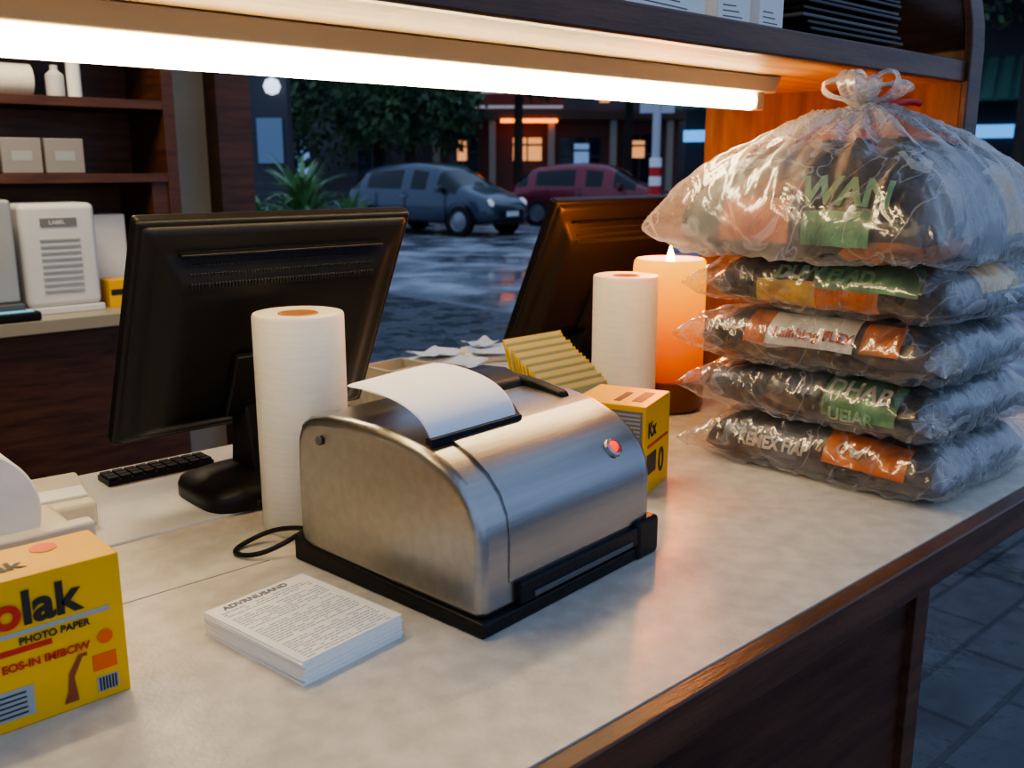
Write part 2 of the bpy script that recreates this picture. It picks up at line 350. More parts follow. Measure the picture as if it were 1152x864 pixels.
# ---------------- papers/trays beyond
tr=empty('beige_document_tray',(1.19,1.67,H),math.radians(5))
boxes('tray',[((-.06,-.05,0),(.06,.05,.006)),((-.06,-.05,0),(-.054,.05,.036)),((.054,-.05,0),(.06,.05,.036)),((-.06,-.05,0),(.06,-.044,.036)),((-.06,.044,0),(.06,.05,.036))],M('tray_putty',(.42,.40,.33),.5),tr,bev=.002)
for i,(x,y,a,w,h,zz) in enumerate([(1.37,1.77,.3,.06,.04,0),(1.49,1.71,-.4,.05,.035,.004),(1.35,1.64,.3,.05,.04,.003),(1.54,1.80,.1,.04,.03,.0)]):
    e=empty('receipt_pile',(x,y,H+.0004),a)
    bm=bmesh.new(); n=10; g=[[bm.verts.new((-w+2*w*i2/n,-h+2*h*j/n,.020+.012*noise.noise(Vector((i2*.18+i*9,j*.18,0)))+.008*(i2/n-.5)**2*4)) for i2 in range(n+1)] for j in range(n+1)]
    for j in range(n):
        for i2 in range(n): bm.faces.new((g[j][i2],g[j][i2+1],g[j+1][i2+1],g[j+1][i2]))
    finish('curled_sheet',bm,M('blue_white_paper',(.62,.70,.82),.6),parent=e,smooth=True)
    box('sheet_pad',(-w,-h,0),(w,h,.012),paper,e,bev=.001)
# ---------------- plastic bags
def film(name,milk,gloss=.22,crease=.5,edge=.26):
    m=D.materials.new(name); m.use_nodes=True; nt=m.node_tree; N=nt.nodes; L=nt.links
    N.remove(N['Principled BSDF'])
    def new(t,**k):
        n=N.new(t)
        for a,v in k.items(): setattr(n,a,v)
        return n
    tc=new('ShaderNodeTexCoord')
    n2=new('ShaderNodeTexNoise'); n2.inputs['Scale'].default_value=13; n2.inputs['Detail'].default_value=3; n2.inputs['Distortion'].default_value=1.3
    L.new(tc.outputs['Object'],n2.inputs['Vector'])
    bp=new('ShaderNodeBump'); bp.inputs['Strength'].default_value=.75; bp.inputs['Distance'].default_value=.011
    L.new(n2.outputs['Fac'],bp.inputs['Height'])
    tr=new('ShaderNodeBsdfTransparent'); tr.inputs[0].default_value=(.96,.97,.97,1)
    gl=new('ShaderNodeBsdfGlossy'); gl.inputs['Roughness'].default_value=.16
    lw=new('ShaderNodeLayerWeight'); lw.inputs[0].default_value=.35; L.new(bp.outputs[0],lw.inputs['Normal'])
    ma=new('ShaderNodeMath',operation='MULTIPLY_ADD'); ma.inputs[1].default_value=.36; ma.inputs[2].default_value=gloss*.45; ma.use_clamp=True
    L.new(lw.outputs['Facing'],ma.inputs[0])
    mg=new('ShaderNodeMixShader'); L.new(ma.outputs[0],mg.inputs[0]); L.new(tr.outputs[0],mg.inputs[1]); L.new(gl.outputs[0],mg.inputs[2]); L.new(bp.outputs[0],gl.inputs['Normal'])
    gl.inputs['Color'].default_value=(.85,.85,.85,1)
    df=new('ShaderNodeBsdfDiffuse'); df.inputs['Color'].default_value=(.9,.9,.88,1)
    tl_=new('ShaderNodeBsdfTranslucent'); tl_.inputs['Color'].default_value=(.87,.87,.85,1)
    md=new('ShaderNodeMixShader'); md.inputs[0].default_value=.4; L.new(df.outputs[0],md.inputs[1]); L.new(tl_.outputs[0],md.inputs[2])
    n3=new('ShaderNodeTexNoise'); n3.inputs['Scale'].default_value=6; n3.inputs['Detail'].default_value=3; n3.inputs['Distortion'].default_value=2.2; L.new(tc.outputs['Object'],n3.inputs['Vector'])
    s1=new('ShaderNodeMath',operation='SUBTRACT'); s1.inputs[1].default_value=.5; L.new(n3.outputs['Fac'],s1.inputs[0])
    s2=new('ShaderNodeMath',operation='ABSOLUTE'); L.new(s1.outputs[0],s2.inputs[0])
    mr=new('ShaderNodeMapRange'); mr.inputs[1].default_value=0; mr.inputs[2].default_value=.020; mr.inputs[3].default_value=crease; mr.inputs[4].default_value=0; L.new(s2.outputs[0],mr.inputs[0])
    n4=new('ShaderNodeTexNoise'); n4.inputs['Scale'].default_value=4.5; n4.inputs['Detail'].default_value=3; n4.inputs['Distortion'].default_value=1; L.new(tc.outputs['Object'],n4.inputs['Vector'])
    m4=new('ShaderNodeMapRange'); m4.inputs[1].default_value=.45; m4.inputs[2].default_value=.68; m4.inputs[3].default_value=milk*.4; m4.inputs[4].default_value=milk*2.4; L.new(n4.outputs['Fac'],m4.inputs[0])
    sm=new('ShaderNodeMath',operation='MULTIPLY_ADD'); L.new(lw.outputs['Facing'],sm.inputs[0]); sm.inputs[1].default_value=edge; L.new(m4.outputs[0],sm.inputs[2])
    su=new('ShaderNodeMath',operation='ADD',use_clamp=True); L.new(sm.outputs[0],su.inputs[0]); L.new(mr.outputs[0],su.inputs[1])
    mx=new('ShaderNodeMixShader'); L.new(su.outputs[0],mx.inputs[0]); L.new(mg.outputs[0],mx.inputs[1]); L.new(md.outputs[0],mx.inputs[2])
    L.new(mx.outputs[0],N['Material Output'].inputs['Surface'])
    return m
filmA=film('plastic_film',.035,.18,.24,.18); filmB=film('plastic_film_milky',.14,.16,.26,.28)
def pouch(name,seed):
    m=M(name,(.02,.02,.021),.3); nt=m.node_tree; N=nt.nodes; L=nt.links; b=N['Principled BSDF']
    tc=N.new('ShaderNodeTexCoord'); mp=N.new('ShaderNodeMapping'); mp.inputs['Location'].default_value=(seed*3.3,seed,0); mp.inputs['Scale'].default_value=(5,5,16)
    L.new(tc.outputs['Object'],mp.inputs[0])
    vo=N.new('ShaderNodeTexVoronoi'); vo.inputs['Scale'].default_value=2.2; L.new(mp.outputs[0],vo.inputs['Vector'])
    sp=N.new('ShaderNodeSeparateColor'); L.new(vo.outputs['Color'],sp.inputs[0])
    r=N.new('ShaderNodeValToRGB'); r.color_ramp.interpolation='CONSTANT'; e=r.color_ramp.elements
    e[0].position=0; e[0].color=(.035,.032,.032,1); e[1].position=.92; e[1].color=(.5,.46,.38,1)
    for p,c in ((.35,(.07,.06,.058)),(.55,(.028,.027,.029)),(.72,(.13,.10,.08)),(.86,(.45,.14,.03))):
        x=e.new(p); x.color=(*c,1)
    L.new(sp.outputs[0],r.inputs[0]); L.new(r.outputs[0],b.inputs['Base Color'])
    n=N.new('ShaderNodeTexNoise'); n.inputs['Scale'].default_value=18; L.new(tc.outputs['Object'],n.inputs['Vector'])
    bp=N.new('ShaderNodeBump'); bp.inputs['Strength'].default_value=.5; bp.inputs['Distance'].default_value=.02; L.new(n.outputs['Fac'],bp.inputs['Height']); L.new(bp.outputs[0],b.inputs['Normal'])
    return m
cont=[pouch('dark_pouch_a',1),pouch('dark_pouch_b',2)]
def ridge(v,s=1): return 1-abs(noise.noise(v))*2
def pil(u,v,top,a,b,h,seed,wr=1,gather=0,pinch=.10,droop=.018,ear=0):
    au,av=abs(u),abs(v)
    k=max(0,(1-au**4.0)*(1-av**4.0))**.45
    x=a*u*(1-pinch*(1-v*v)); y=b*v*(1-pinch*(1-u*u))
    cr=(au*av)**5; x*=1-.05*cr; y*=1-.05*cr
    if u<0 and v>0: x*=1+ear*cr; y*=1+ear*cr
    sgn=1 if top else -1
    z=sgn*h/2*k
    e1=au**3*ridge(Vector((u*1.5,v*7,seed+sgn)))+av**3*ridge(Vector((u*7,v*1.5,seed+5+sgn)))
    c=ridge(Vector((u*4+seed,v*4,sgn*3)))+.5*ridge(Vector((u*9+seed,v*9,sgn*3)))
    w=wr*(.007*e1+.0035*c)*min(1,k*2.2)
    z+=sgn*w; sx=1+wr*.03*noise.noise(Vector((u*3,v*6,seed+sgn+z*30)))*min(1,3*k)
    x*=sx; y*=sx
    z+=(.005*noise.noise(Vector((u*2.5,v*2.5,seed+20))))*wr
    if top and gather:
        rho=min(1,(au**2.2+av**2.2)**(1/2.2)); th=math.atan2(v,u)
        g=(1-rho)**1.25
        z+=gather*g*(1+.14*math.sin(13*th+3*noise.noise(Vector((th,seed,0))))*rho*2)+.018*math.sin(19*th+seed)*rho*(1-rho)*2
    z-=droop*max(au,av)**5
    return Vector((x,y,z))
def pillow(name,parent,mat,a,b,h,seed,n=72,wr=1,gather=0,pinch=.10,droop=.018,ear=0):
    bm=bmesh.new(); T=[];B=[]
    def tt(i):
        s=-1+2*i/n; return math.sin(s*math.pi/2)*.6+s*.4
    for j in range(n+1):
        tr_=[];br=[]
        for i in range(n+1):
            u,v=tt(i),tt(j)
            p=bm.verts.new(pil(u,v,True,a,b,h,seed,wr,gather,pinch,droop,ear)); tr_.append(p)
            br.append(p if i in(0,n) or j in(0,n) else bm.verts.new(pil(u,v,False,a,b,h,seed,wr,0,pinch,droop,ear)))
        T.append(tr_);B.append(br)
    for j in range(n):
        for i in range(n):
            bm.faces.new((T[j][i],T[j][i+1],T[j+1][i+1],T[j+1][i]))
            f=(B[j][i],B[j+1][i],B[j+1][i+1],B[j][i+1])
            try: bm.faces.new(f)
            except ValueError: pass
    return finish(name,bm,mat,parent=parent,smooth=True)
def side_pt(v,s,a,b,h,seed,side,lift,droop,pinch):
    q=-(1-min(1,abs(s))**2*.45)
    if side=='x': p=pil(q,v,s>=0,a,b,h,seed,.4,0,pinch,droop); p.x-=lift
    else: p=pil(v,q,s>=0,a,b,h,seed,.4,0,pinch,droop); p.y-=lift
    p.z+=lift*.7*(1 if s>0 else -1)*min(1,abs(s)*3)
    return p
def bagtext(body,size,v0,u0,par,mat,a,b,h,seed,side='x',bold=.001,lift=.004,name='print',droop=.018,pinch=.05):
    me=textmesh(body,size,bold)
    bm=bmesh.new(); bm.from_mesh(me); D.meshes.remove(me)
    bmesh.ops.triangulate(bm,faces=bm.faces[:]); bmesh.ops.subdivide_edges(bm,edges=[e for e in bm.edges if e.calc_length()>.006],cuts=2)
    for vt in bm.verts:
        tx,ty=vt.co.x,vt.co.y
        v=(v0-tx/b) if side=='x' else (v0+tx/a)
        vt.co=side_pt(v,u0+ty/(h*1.1),a,b,h,seed,side,lift,droop,pinch)
    finish(name,bm,mat,parent=par)
def patch(par,a,b,h,seed,v0,v1,s0,s1,mat,lift=.0025,side='x',droop=.018,pinch=.05):
    bm=bmesh.new(); n=14; g=[]
    for j in range(n+1):
        s=s0+(s1-s0)*j/n
        g.append([bm.verts.new(side_pt(v0+(v1-v0)*i/n,s,a,b,h,seed,side,lift,droop,pinch)) for i in range(n+1)])
    for j in range(n):
        for i in range(n): bm.faces.new((g[j][i],g[j][i+1],g[j+1][i+1],g[j+1][i]))
    finish('printed_patch',bm,mat,parent=par,smooth=True)
p_or=M('print_orange',(.85,.20,.02),.4,nz=30,col2=(.4,.09,.02)); p_gr=M('print_green',(.16,.40,.18),.4,nz=25,col2=(.06,.15,.07))
p_cr=M('print_cream',(.85,.80,.66),.4,nz=20,col2=(.6,.55,.42)); p_ye=M('print_yellow',(.88,.52,.06),.4,nz=25,col2=(.5,.26,.05)); p_re=M('print_red',(.6,.06,.03),.4)
p_dk=M('print_slate',(.10,.12,.14),.35,nz=22,col2=(.05,.06,.07))
def knot(par,loc,rz,s=.03,seed=0):
    bm=bmesh.new(); n=60; rings=[]
    for k in range(7):
        t=k/6; r=.005+s*t**1.2
        rings.append([bm.verts.new((( -t*s*.5+ .25*s*t*math.sin(a*7+seed)),r*math.cos(a),r*.6*math.sin(a)+.10*s*t*math.sin(5*a))) for a in [2*math.pi*i/n for i in range(n)]])
    for A,B in zip(rings,rings[1:]):
        for i in range(n): bm.faces.new((A[i],A[(i+1)%n],B[(i+1)%n],B[i]))
    finish('tied_corner',bm,filmB,loc=loc,rot=(0,0,rz),parent=par,smooth=True)
zc=H+.008; hs=[.074,.083,.087,.085]
offs=[(0.000,-.010,.02),(0.005,.0,-.03),(-.004,.004,.03),(.006,-.004,-.02)]
for i,h in enumerate(hs):
    e=empty('stuffed_plastic_bag',(1.400+offs[i][0],.712+offs[i][1],zc+h*.5+.004),offs[i][2])
    a,b=.184,.208; dr=.024 if i==0 else .014
    pillow('film',e,filmA,a,b,h*1.02,i*3.1+1,droop=dr,pinch=.05,ear=.12,wr=1.1,n=84)
    ia,ib,ih=a*.94,b*.93,h*.90; sd=i*2.7+2
    pillow('contents',e,cont[i%2],ia,ib,ih,sd,n=48,wr=.7,droop=dr,pinch=.05)
    P=lambda v0,v1,s0,s1,m,side='x',lift=.003: patch(e,ia,ib,ih,sd,v0,v1,s0,s1,m,lift,side,dr)
    T=lambda t,sz,v0,s0,m,side='x',bold=.001: bagtext(t,sz,v0,s0,e,m,ia,ib,ih,sd,side,bold,.0055,droop=dr)
    if i==0:
        P(.1,.8,.0,.5,p_dk); T('REMEX FIAP',.022,.62,.12,p_cr); P(-.75,-.1,.1,.7,p_or); T('Cassa',.02,-.2,.3,p_cr)
    elif i==1:
        P(.35,.9,-.3,.5,p_dk); P(-.75,-.15,-.1,.75,p_gr); T('DHAB',.036,-.18,.30,p_cr); T('UEIAR',.026,-.22,-.15,green); P(-.12,.2,.2,.8,p_dk); P(-.6,.2,.1,.7,p_dk,'y')
    elif i==2:
        P(-.35,.55,.05,.75,p_cr); P(.36,.55,.05,.75,p_or,lift=.004); T('Lainhing FLEX',.022,.30,.2,p_re,bold=.0006); P(-.7,-.4,.1,.7,p_or); P(-.5,.5,-.1,.5,p_dk,'y')
    else:
        P(-.8,.0,.1,.8,p_gr); T('DUW FLAD',.030,.35,.25,green,bold=.0014); P(.0,.5,-.4,.2,p_ye); P(-.5,0,-.5,.1,p_or); P(.55,.85,0,.6,p_dk); P(-.3,.4,.1,.6,p_ye,'y')
    if i in (1,2): knot(e,(-a*.93,-b*.93,-.002),math.radians(48),.022,i)
    if i==3: knot(e,(-a*.1,-b*.99,-.002),math.radians(90),.02,i)
    zc+=h*.965
zt=zc
e=empty('tied_plastic_bag',(1.388,.736,zt+.080),0)
a,b,h=.215,.228,.152
pillow('film',e,filmB,a,b,h,40,n=104,wr=1.3,gather=.062,pinch=.04,droop=.046,ear=.10)
ia,ib,ih=a*.90,b*.89,h*.88
pillow('contents',e,cont[1],ia,ib,ih,41,n=56,wr=1.5,gather=.015,pinch=.05,droop=.046)
kw=dict(droop=.046)
patch(e,ia,ib,ih,41,.0,.55,-.1,.35,p_or,.006,**kw); bagtext('WAN',.055,-.05,.30,e,green,ia,ib,ih,41,lift=.009,bold=.002,**kw); bagtext('GOMTR',.030,.45,.36,e,p_or,ia,ib,ih,41,lift=.009,**kw)
patch(e,ia,ib,ih,41,-.6,-.1,-.1,.25,p_gr,.006,**kw); patch(e,ia,ib,ih,41,.6,.85,.0,.5,p_dk,.006,**kw); patch(e,ia,ib,ih,41,-.6,.2,.0,.5,p_dk,.006,'y',.046); patch(e,ia,ib,ih,41,.3,.6,.0,.6,p_ye,.006,'y',.046)
kz=h/2+.060
lathe('neck',[(.034,-.026),(.018,-.010),(.011,.004),(.012,.012),(.020,.022)],filmB,(0,0,kz),(0,0,0),e,60,wob=lambda a_,z:.22*math.sin(9*a_))
filmC=film('plastic_film_knot',.30,.3,.2)
def loop(ang,ln,wd,ht,ph):
    bm=bmesh.new(); n=28; rows=[]
    for i in range(n+1):
        t=i/n*2*math.pi
        r=ln*.5*(1-math.cos(t)); z=ht*.5*math.sin(t)+.012+.25*ht*(1-math.cos(t))
        rw=wd*(.25+.75*math.sin(t/2))
        rows.append([bm.verts.new((r,rw*(k/6-.5)+.003*math.sin(k*2.1+ph),z+.004*math.sin(k*1.9+i*.3+ph))) for k in range(7)])
    for A,B in zip(rows,rows[1:]):
        for k in range(6): bm.faces.new((A[k],A[k+1],B[k+1],B[k]))
    finish('bow_loop',bm,filmC,loc=(0,0,kz+.004),rot=(0,0,ang),parent=e,smooth=True)
loop(math.radians(125),.062,.045,.026,0); loop(math.radians(-40),.064,.05,.022,1); loop(math.radians(-75),.045,.045,.04,2); loop(math.radians(160),.040,.04,.04,3); loop(math.radians(215),.035,.04,.03,4)
lathe('knot',[(0,-.004),(.010,-.002),(.014,.008),(.010,.018),(0,.02)],filmC,(0,0,kz+.002),(0,0,0),e,30,wob=lambda a_,z:.15*math.sin(5*a_+z*200))
tube('red_twist_tie',[(0,-.012,kz-.002),(.02,-.03,kz-.000),(.045,-.035,kz+.006),(.065,-.04,kz+.008),(.075,-.05,kz+.004)],.005,red,e)
# ---------------- back counter and shelves
bc=empty('back_counter')
box('top',(-1.55,3.08,.86),(1.36,3.6,H),M('back_top',(.34,.30,.22),.4),bc)
box('front',(-1.55,3.12,0.01),(1.34,3.15,.86),wood_dark,bc); box('side',(1.31,3.15,0.01),(1.34,3.6,.86),wood_dark,bc)
bs=empty('wall_shelf_unit')
box('side',(1.40,3.28,H),(1.44,3.6,2.3),wood_dark,bs); box('back',(-.6,3.585,H),(1.4,3.6,2.3),wood_dark,bs)
for z in (1.335,1.575,1.85): box('shelf',(-.6,3.28,z-.03),(1.4,3.585,z),wood_dark,bs)
box('cabinet_side',(1.345,3.29,H),(1.40,3.585,H+.42),wood_dark,bs)
ap=empty('label_printer_appliance',(1.0,3.32,H))
box('body',(-.115,-.12,.02),(.115,.12,.345),whitepl,ap,bev=.02,seg=4); box('foot',(-.12,-.125,0),(.12,.125,.022),whitepl,ap,bev=.004)
boxes('vent_grille',[((-.06,-.124,.07+k*.02),(.06,-.119,.076+k*.02)) for k in range(9)],greyink,ap)
box('label_plate',(-.055,-.123,.275),(.055,-.119,.30),inkgrey,ap,bev=0)
text('label','LABEL',.018,(-.03,-.1235,.281),(math.pi/2,0,0),paper,ap)
ap=empty('grey_desktop_case',(.77,3.25,H))
box('body',(-.105,-.10,.05),(.085,.02,.36),M('grey_case',(.36,.38,.38),.4),ap,bev=.01); box('lower_drawer',(-.105,-.12,0),(.09,.02,.05),greypl,ap,bev=.004)
box('cap',(-.06,-.06,.36),(.05,.01,.41),whitepl,ap,bev=.01)
ap=empty('payment_terminal',(.80,3.10,H)); box('body',(-.07,-.02,0),(.09,.028,.03),blackpl,ap,bev=.008)
box('display',(-.05,-.015,.0295),(.07,.02,.0315),EM('lcd',(.1,.35,.5),1.0),ap,bev=0)
ap=empty('white_storage_box',(1.22,3.42,H)); box('body',(-.06,-.06,.08),(.05,.08,.30),whitepl,ap,bev=.006); box('base_block',(-.06,-.06,0),(.06,.08,.08),greypl,ap,bev=.003)
ap=empty('small_yellow_carton',(1.20,3.27,H)); box('carton',(-.055,-.05,0),(.055,.05,.09),yellow,ap,bev=.002); panel('stripe',-.05,.05,.04,.06,-.05,ink,ap)
ap=empty('lying_paper_roll',(.87,3.40,1.576)); cyl('roll',.05,.26,paper2,(-.11,0,.05),(0,math.pi/2,0),ap)
ap=empty('white_bottle',(1.09,3.38,1.576)); lathe('bottle',[(0,0),(.026,0),(.028,.01),(.028,.07),(.012,.085),(.012,.10),(0,.10)],whitepl,parent=ap,seg=24)
ap=empty('white_bottle',(1.15,3.38,1.576)); lathe('bottle',[(0,0),(.022,0),(.022,.12),(.012,.13),(0,.13)],paper,parent=ap,seg=24)
for x in (.82,.95,1.08):
    ap=empty('index_card_box',(x,3.38,1.336)); box('carton',(-.06,-.06,0),(.06,.06,.11),M('grey_card',(.28,.26,.24),.6),ap,bev=.003); panel('label',-.03,.03,.04,.07,-.06,greyink,ap)
# ---------------- outdoors
def brickmat():
    m=D.materials.new('wet_paving'); m.use_nodes=True; nt=m.node_tree; N=nt.nodes; L=nt.links; b=N['Principled BSDF']
    tc=N.new('ShaderNodeTexCoord'); br=N.new('ShaderNodeTexBrick'); br.inputs['Scale'].default_value=1.0
    br.inputs['Color1'].default_value=(.11,.11,.12,1); br.inputs['Color2'].default_value=(.07,.07,.085,1); br.inputs['Mortar'].default_value=(.03,.03,.038,1)
    br.inputs['Mortar Size'].default_value=.009; br.inputs['Brick Width'].default_value=.4; br.inputs['Row Height'].default_value=.2
    L.new(tc.outputs['Object'],br.inputs['Vector'])
    nn=N.new('ShaderNodeTexNoise'); nn.inputs['Scale'].default_value=14; nn.inputs['Detail'].default_value=6; L.new(tc.outputs['Object'],nn.inputs['Vector'])
    mixc=N.new('ShaderNodeMix'); mixc.data_type='RGBA'; mixc.blend_type='MULTIPLY'; mixc.inputs[0].default_value=.8; L.new(br.outputs['Color'],mixc.inputs[6]); L.new(nn.outputs['Fac'],mixc.inputs[7])
    L.new(mixc.outputs[2],b.inputs['Base Color'])
    n=N.new('ShaderNodeTexNoise'); n.inputs['Scale'].default_value=3.5; n.inputs['Detail'].default_value=7; L.new(tc.outputs['Object'],n.inputs['Vector'])
    mr=N.new('ShaderNodeMapRange'); mr.inputs[1].default_value=.42; mr.inputs[2].default_value=.60; mr.inputs[3].default_value=.18; mr.inputs[4].default_value=.55
    L.new(n.outputs['Fac'],mr.inputs[0]); L.new(mr.outputs[0],b.inputs['Roughness'])
    bp=N.new('ShaderNodeBump'); bp.inputs['Strength'].default_value=.6; bp.inputs['Distance'].default_value=.01; L.new(br.outputs['Fac'],bp.inputs['Height']); bp.invert=True
    b2=N.new('ShaderNodeBump'); b2.inputs['Strength'].default_value=.5; b2.inputs['Distance'].default_value=.01; L.new(nn.outputs['Fac'],b2.inputs['Height']); L.new(bp.outputs[0],b2.inputs['Normal'])
    L.new(b2.outputs[0],b.inputs['Normal']); return m
box('ground_pavement',(-6,-8,-.12),(6.2,40,-.021),brickmat(),bev=0)
box('curb_kerb',(6.2,-8,-.14),(6.35,40,-.018),M('kerb_stone',(.16,.16,.17),.4,nz=5),bev=.01)
box('ground_road',(6.35,-20,-.3),(80,80,-.06),M('wet_asphalt',(.46,.47,.50),.28,nz=1.3,col2=(.10,.105,.12),bump=(9,1.4),rr=(.8,.07,.6,1)),bev=0)
def car(loc,heading,col,nm='parked_car'):
    e=empty(nm,loc,heading)
    paint=M('car_paint',col,.25,metal=.3,coat=.6); glass=M('car_glass',(.01,.012,.015),.08); tyre=M('tyre',(.012,.012,.012),.8); rim=M('rim',(.3,.3,.32),.3,metal=.8)
    S=[(-2.1,.45,.80,.86,.66,.52),(-2.02,.30,.93,1.02,.80,.62),(-1.9,.24,.97,1.12,.85,.62),(-1.55,.22,.98,1.42,.87,.60),(-1.45,.22,.98,1.45,.87,.60),(-.85,.22,.96,1.53,.88,.61),(-.25,.22,.95,1.55,.88,.61),(-.15,.22,.95,1.55,.88,.61),(.45,.22,.94,1.49,.88,.60),(.55,.22,.94,1.45,.88,.60),(1.25,.22,.93,1.0,.87,.68),(1.7,.24,.84,.90,.85,.60),(1.98,.27,.70,.76,.78,.52),(2.1,.36,.56,.62,.64,.42)]
    bm=bmesh.new(); R=[]
    for x,zb,zs,zr,w,wr in S:
        half=[(w*.80,zb),(w*.97,zb+.10),(w,zb+(zs-zb)*.55),(w*.965,zs),(wr*1.06,zr-.07*(zr-zs)/.5),(wr*.8,zr),(wr*.3,zr+.012)]
        ringv=[bm.verts.new((x,y,z)) for y,z in half]+[bm.verts.new((x,-y,z)) for y,z in half[::-1]]
        R.append(ringv)
    n=14
    for s in range(len(R)-1):
        x0,x1=S[s][0],S[s+1][0]; xm=(x0+x1)/2
        for i in range(n):
            j=(i+1)%n; f=bm.faces.new((R[s][i],R[s][j],R[s+1][j],R[s+1][i]))
            mi=0
            if i in (3,9) and -1.9<xm<1.2 and s not in (3,6,8): mi=1
            if s==9 and i in (4,5,6,7,8): mi=1
            if s==2 and i in (4,5,6,7,8): mi=1
            if i==13: mi=2
            f.material_index=mi
    bm.faces.new(R[0]); bm.faces.new(R[-1][::-1])
    finish('body',bm,[paint,glass,tyre],parent=e,smooth=True,sub=1)
    for x in (-1.3,1.32):
        for s in (1,-1):
            r=(-math.pi/2*s,0,0)
            lathe('wheel_arch',[(0,0),(.38,0),(.38,.03)],tyre,(x,.845*s,.34),r,e,32)
            lathe('tyre',[(0,.0),(.30,.0),(.325,.03),(.325,.17),(.30,.19),(.21,.19)],tyre,(x,.70*s,.325),r,e,32)
            lathe('rim',[(.22,.185),(.20,.16),(.06,.175),(0,.18)],rim,(x,.70*s,.325),r,e,24)
    hl=EM('headlamp',(.45,.5,.55),.5); tlm=M('tail_lamp',(.35,.01,.01),.2)
    for s in (1,-1):
        lathe('headlamp',[(0,-.08),(.08,-.06),(.12,0),(.08,.06),(0,.08)],hl,(1.93,.58*s,.68),(math.pi/2,0,math.radians(20*s)),e,20)
        box('tail_lamp',(-2.06,.56*s-.1,.75),(-1.96,.56*s+.1,.95),tlm,e,bev=.02)
        box('mirror',(.75,.92*s-.09,.93),(.88,.92*s+.09,1.06),paint,e,bev=.03)
        box('door_handle',(-.3,.885*s-.01,.82),(-.12,.885*s+.01,.85),rim,e,bev=.005)
        for xd in (-.2,.95,-1.05): box('door_seam',(xd,.882*s-.004,.32),(xd+.012,.882*s+.004,.92),tyre,e,bev=0)
    box('grille',(2.02,-.42,.40),(2.10,.42,.56),tyre,e,bev=.02); box('plate',(2.09,-.22,.42),(2.115,.22,.53),paper,e,bev=.003)
    box('lower_intake',(1.98,-.5,.25),(2.08,.5,.36),tyre,e,bev=.02)
    return e
car((13.55,17.3,-.06),math.radians(-78),(.065,.085,.115))
car((18.5,17.0,-.06),math.radians(-62),(.24,.025,.045))
cth,sth=math.cos(math.radians(47.5)),math.sin(math.radians(47.5))
def Wd(r,f): return (cth*f+sth*r, sth*f-cth*r)
leafm=M('leaves',(.13,.21,.08),.6,nz=1.2,col2=(.03,.065,.035)); bark=M('bark',(.05,.035,.025),.8,nz=8)
def tree(r,f,hgt,rad,n=2600,low=2.0,nm='street_tree',ls=.16):
    x,y=Wd(r,f); e=empty(nm,(x,y,-.06))
    lathe('trunk',[(.22,0),(.16,.6),(.13,hgt*.6),(.05,hgt)],bark,parent=e,seg=12,wob=lambda a_,z:.1*math.sin(3*a_+z))
    bm=bmesh.new(); cl=[(random.uniform(-rad,rad)*.7,random.uniform(-rad,rad)*.7,random.uniform(low,hgt+1),random.uniform(.5,1.0)*rad*.5) for _ in range(16)]
    for _ in range(n):
        c=random.choice(cl); d=Vector((random.gauss(0,1),random.gauss(0,1),random.gauss(0,1))).normalized()*c[3]*random.uniform(.6,1.05)
        p=Vector(c[:3])+d; q=Vector((random.gauss(0,1),random.gauss(0,1),random.gauss(0,1))).normalized(); t=q.orthogonal().normalized(); w=q.cross(t)
        s=ls*random.uniform(.6,1.3)
        vs=[bm.verts.new(p+t*s),bm.verts.new(p+w*s*.45),bm.verts.new(p-t*s),bm.verts.new(p-w*s*.45)]; bm.faces.new(vs)
    finish('foliage',bm,leafm,parent=e,recalc=False)
tree(-6.6,27,5,2.4,4000,low=2.4); tree(-3.0,29,5.5,2.2,3600,low=2.6); tree(.2,31,6,1.8,2200,low=4.2); tree(6.0,27,5,2.0,3600,low=2.6); tree(9.0,30,6,3,4000,low=1.5); tree(-9.5,30,6,3.2,4000,low=1)
tree(-4.5,33,7,3,4000,2.2); tree(8.1,15.6,6,2.2,4500,4.4,ls=.12); tree(3.9,33,6,1.6,2500,low=4.2)
def spiky(r,f,h,n=60,nm='yucca_bush'):
    x,y=Wd(r,f); e=empty(nm,(x,y,-.06)); bm=bmesh.new(); gm=M('blade_leaf',(.20,.36,.13),.45,nz=4)
    for _ in range(n):
        a=random.uniform(0,2*math.pi); z0=random.uniform(0.1,h*.55); L=random.uniform(.35,.55)*h; el=random.uniform(.3,1.35); w=.045
        d=Vector((math.cos(a),math.sin(a),0)); s=Vector((-math.sin(a),math.cos(a),0)); pv=None
        for k in range(6):
            t=k/5; p=d*(L*t*math.cos(el)+.05)+Vector((random.uniform(-.01,.01),0,z0+L*t*math.sin(el)-.35*L*t*t)); ww=w*(1-t)**.6+.002
            cv=(bm.verts.new(p-s*ww),bm.verts.new(p+s*ww))
            if pv: bm.faces.new((pv[0],pv[1],cv[1],cv[0]))
            pv=cv
    finish('blades',bm,gm,parent=e,recalc=False)
    lathe('stem',[(.08,0),(.06,h*.5),(0,h*.6)],bark,parent=e,seg=10)
spiky(-2.80,13.0,2.0,200); spiky(-3.5,13.6,1.3,110); spiky(-3.05,14.4,1.6,110); spiky(-3.6,12.6,1.05,80); spiky(-2.45,14.5,1.4,90)
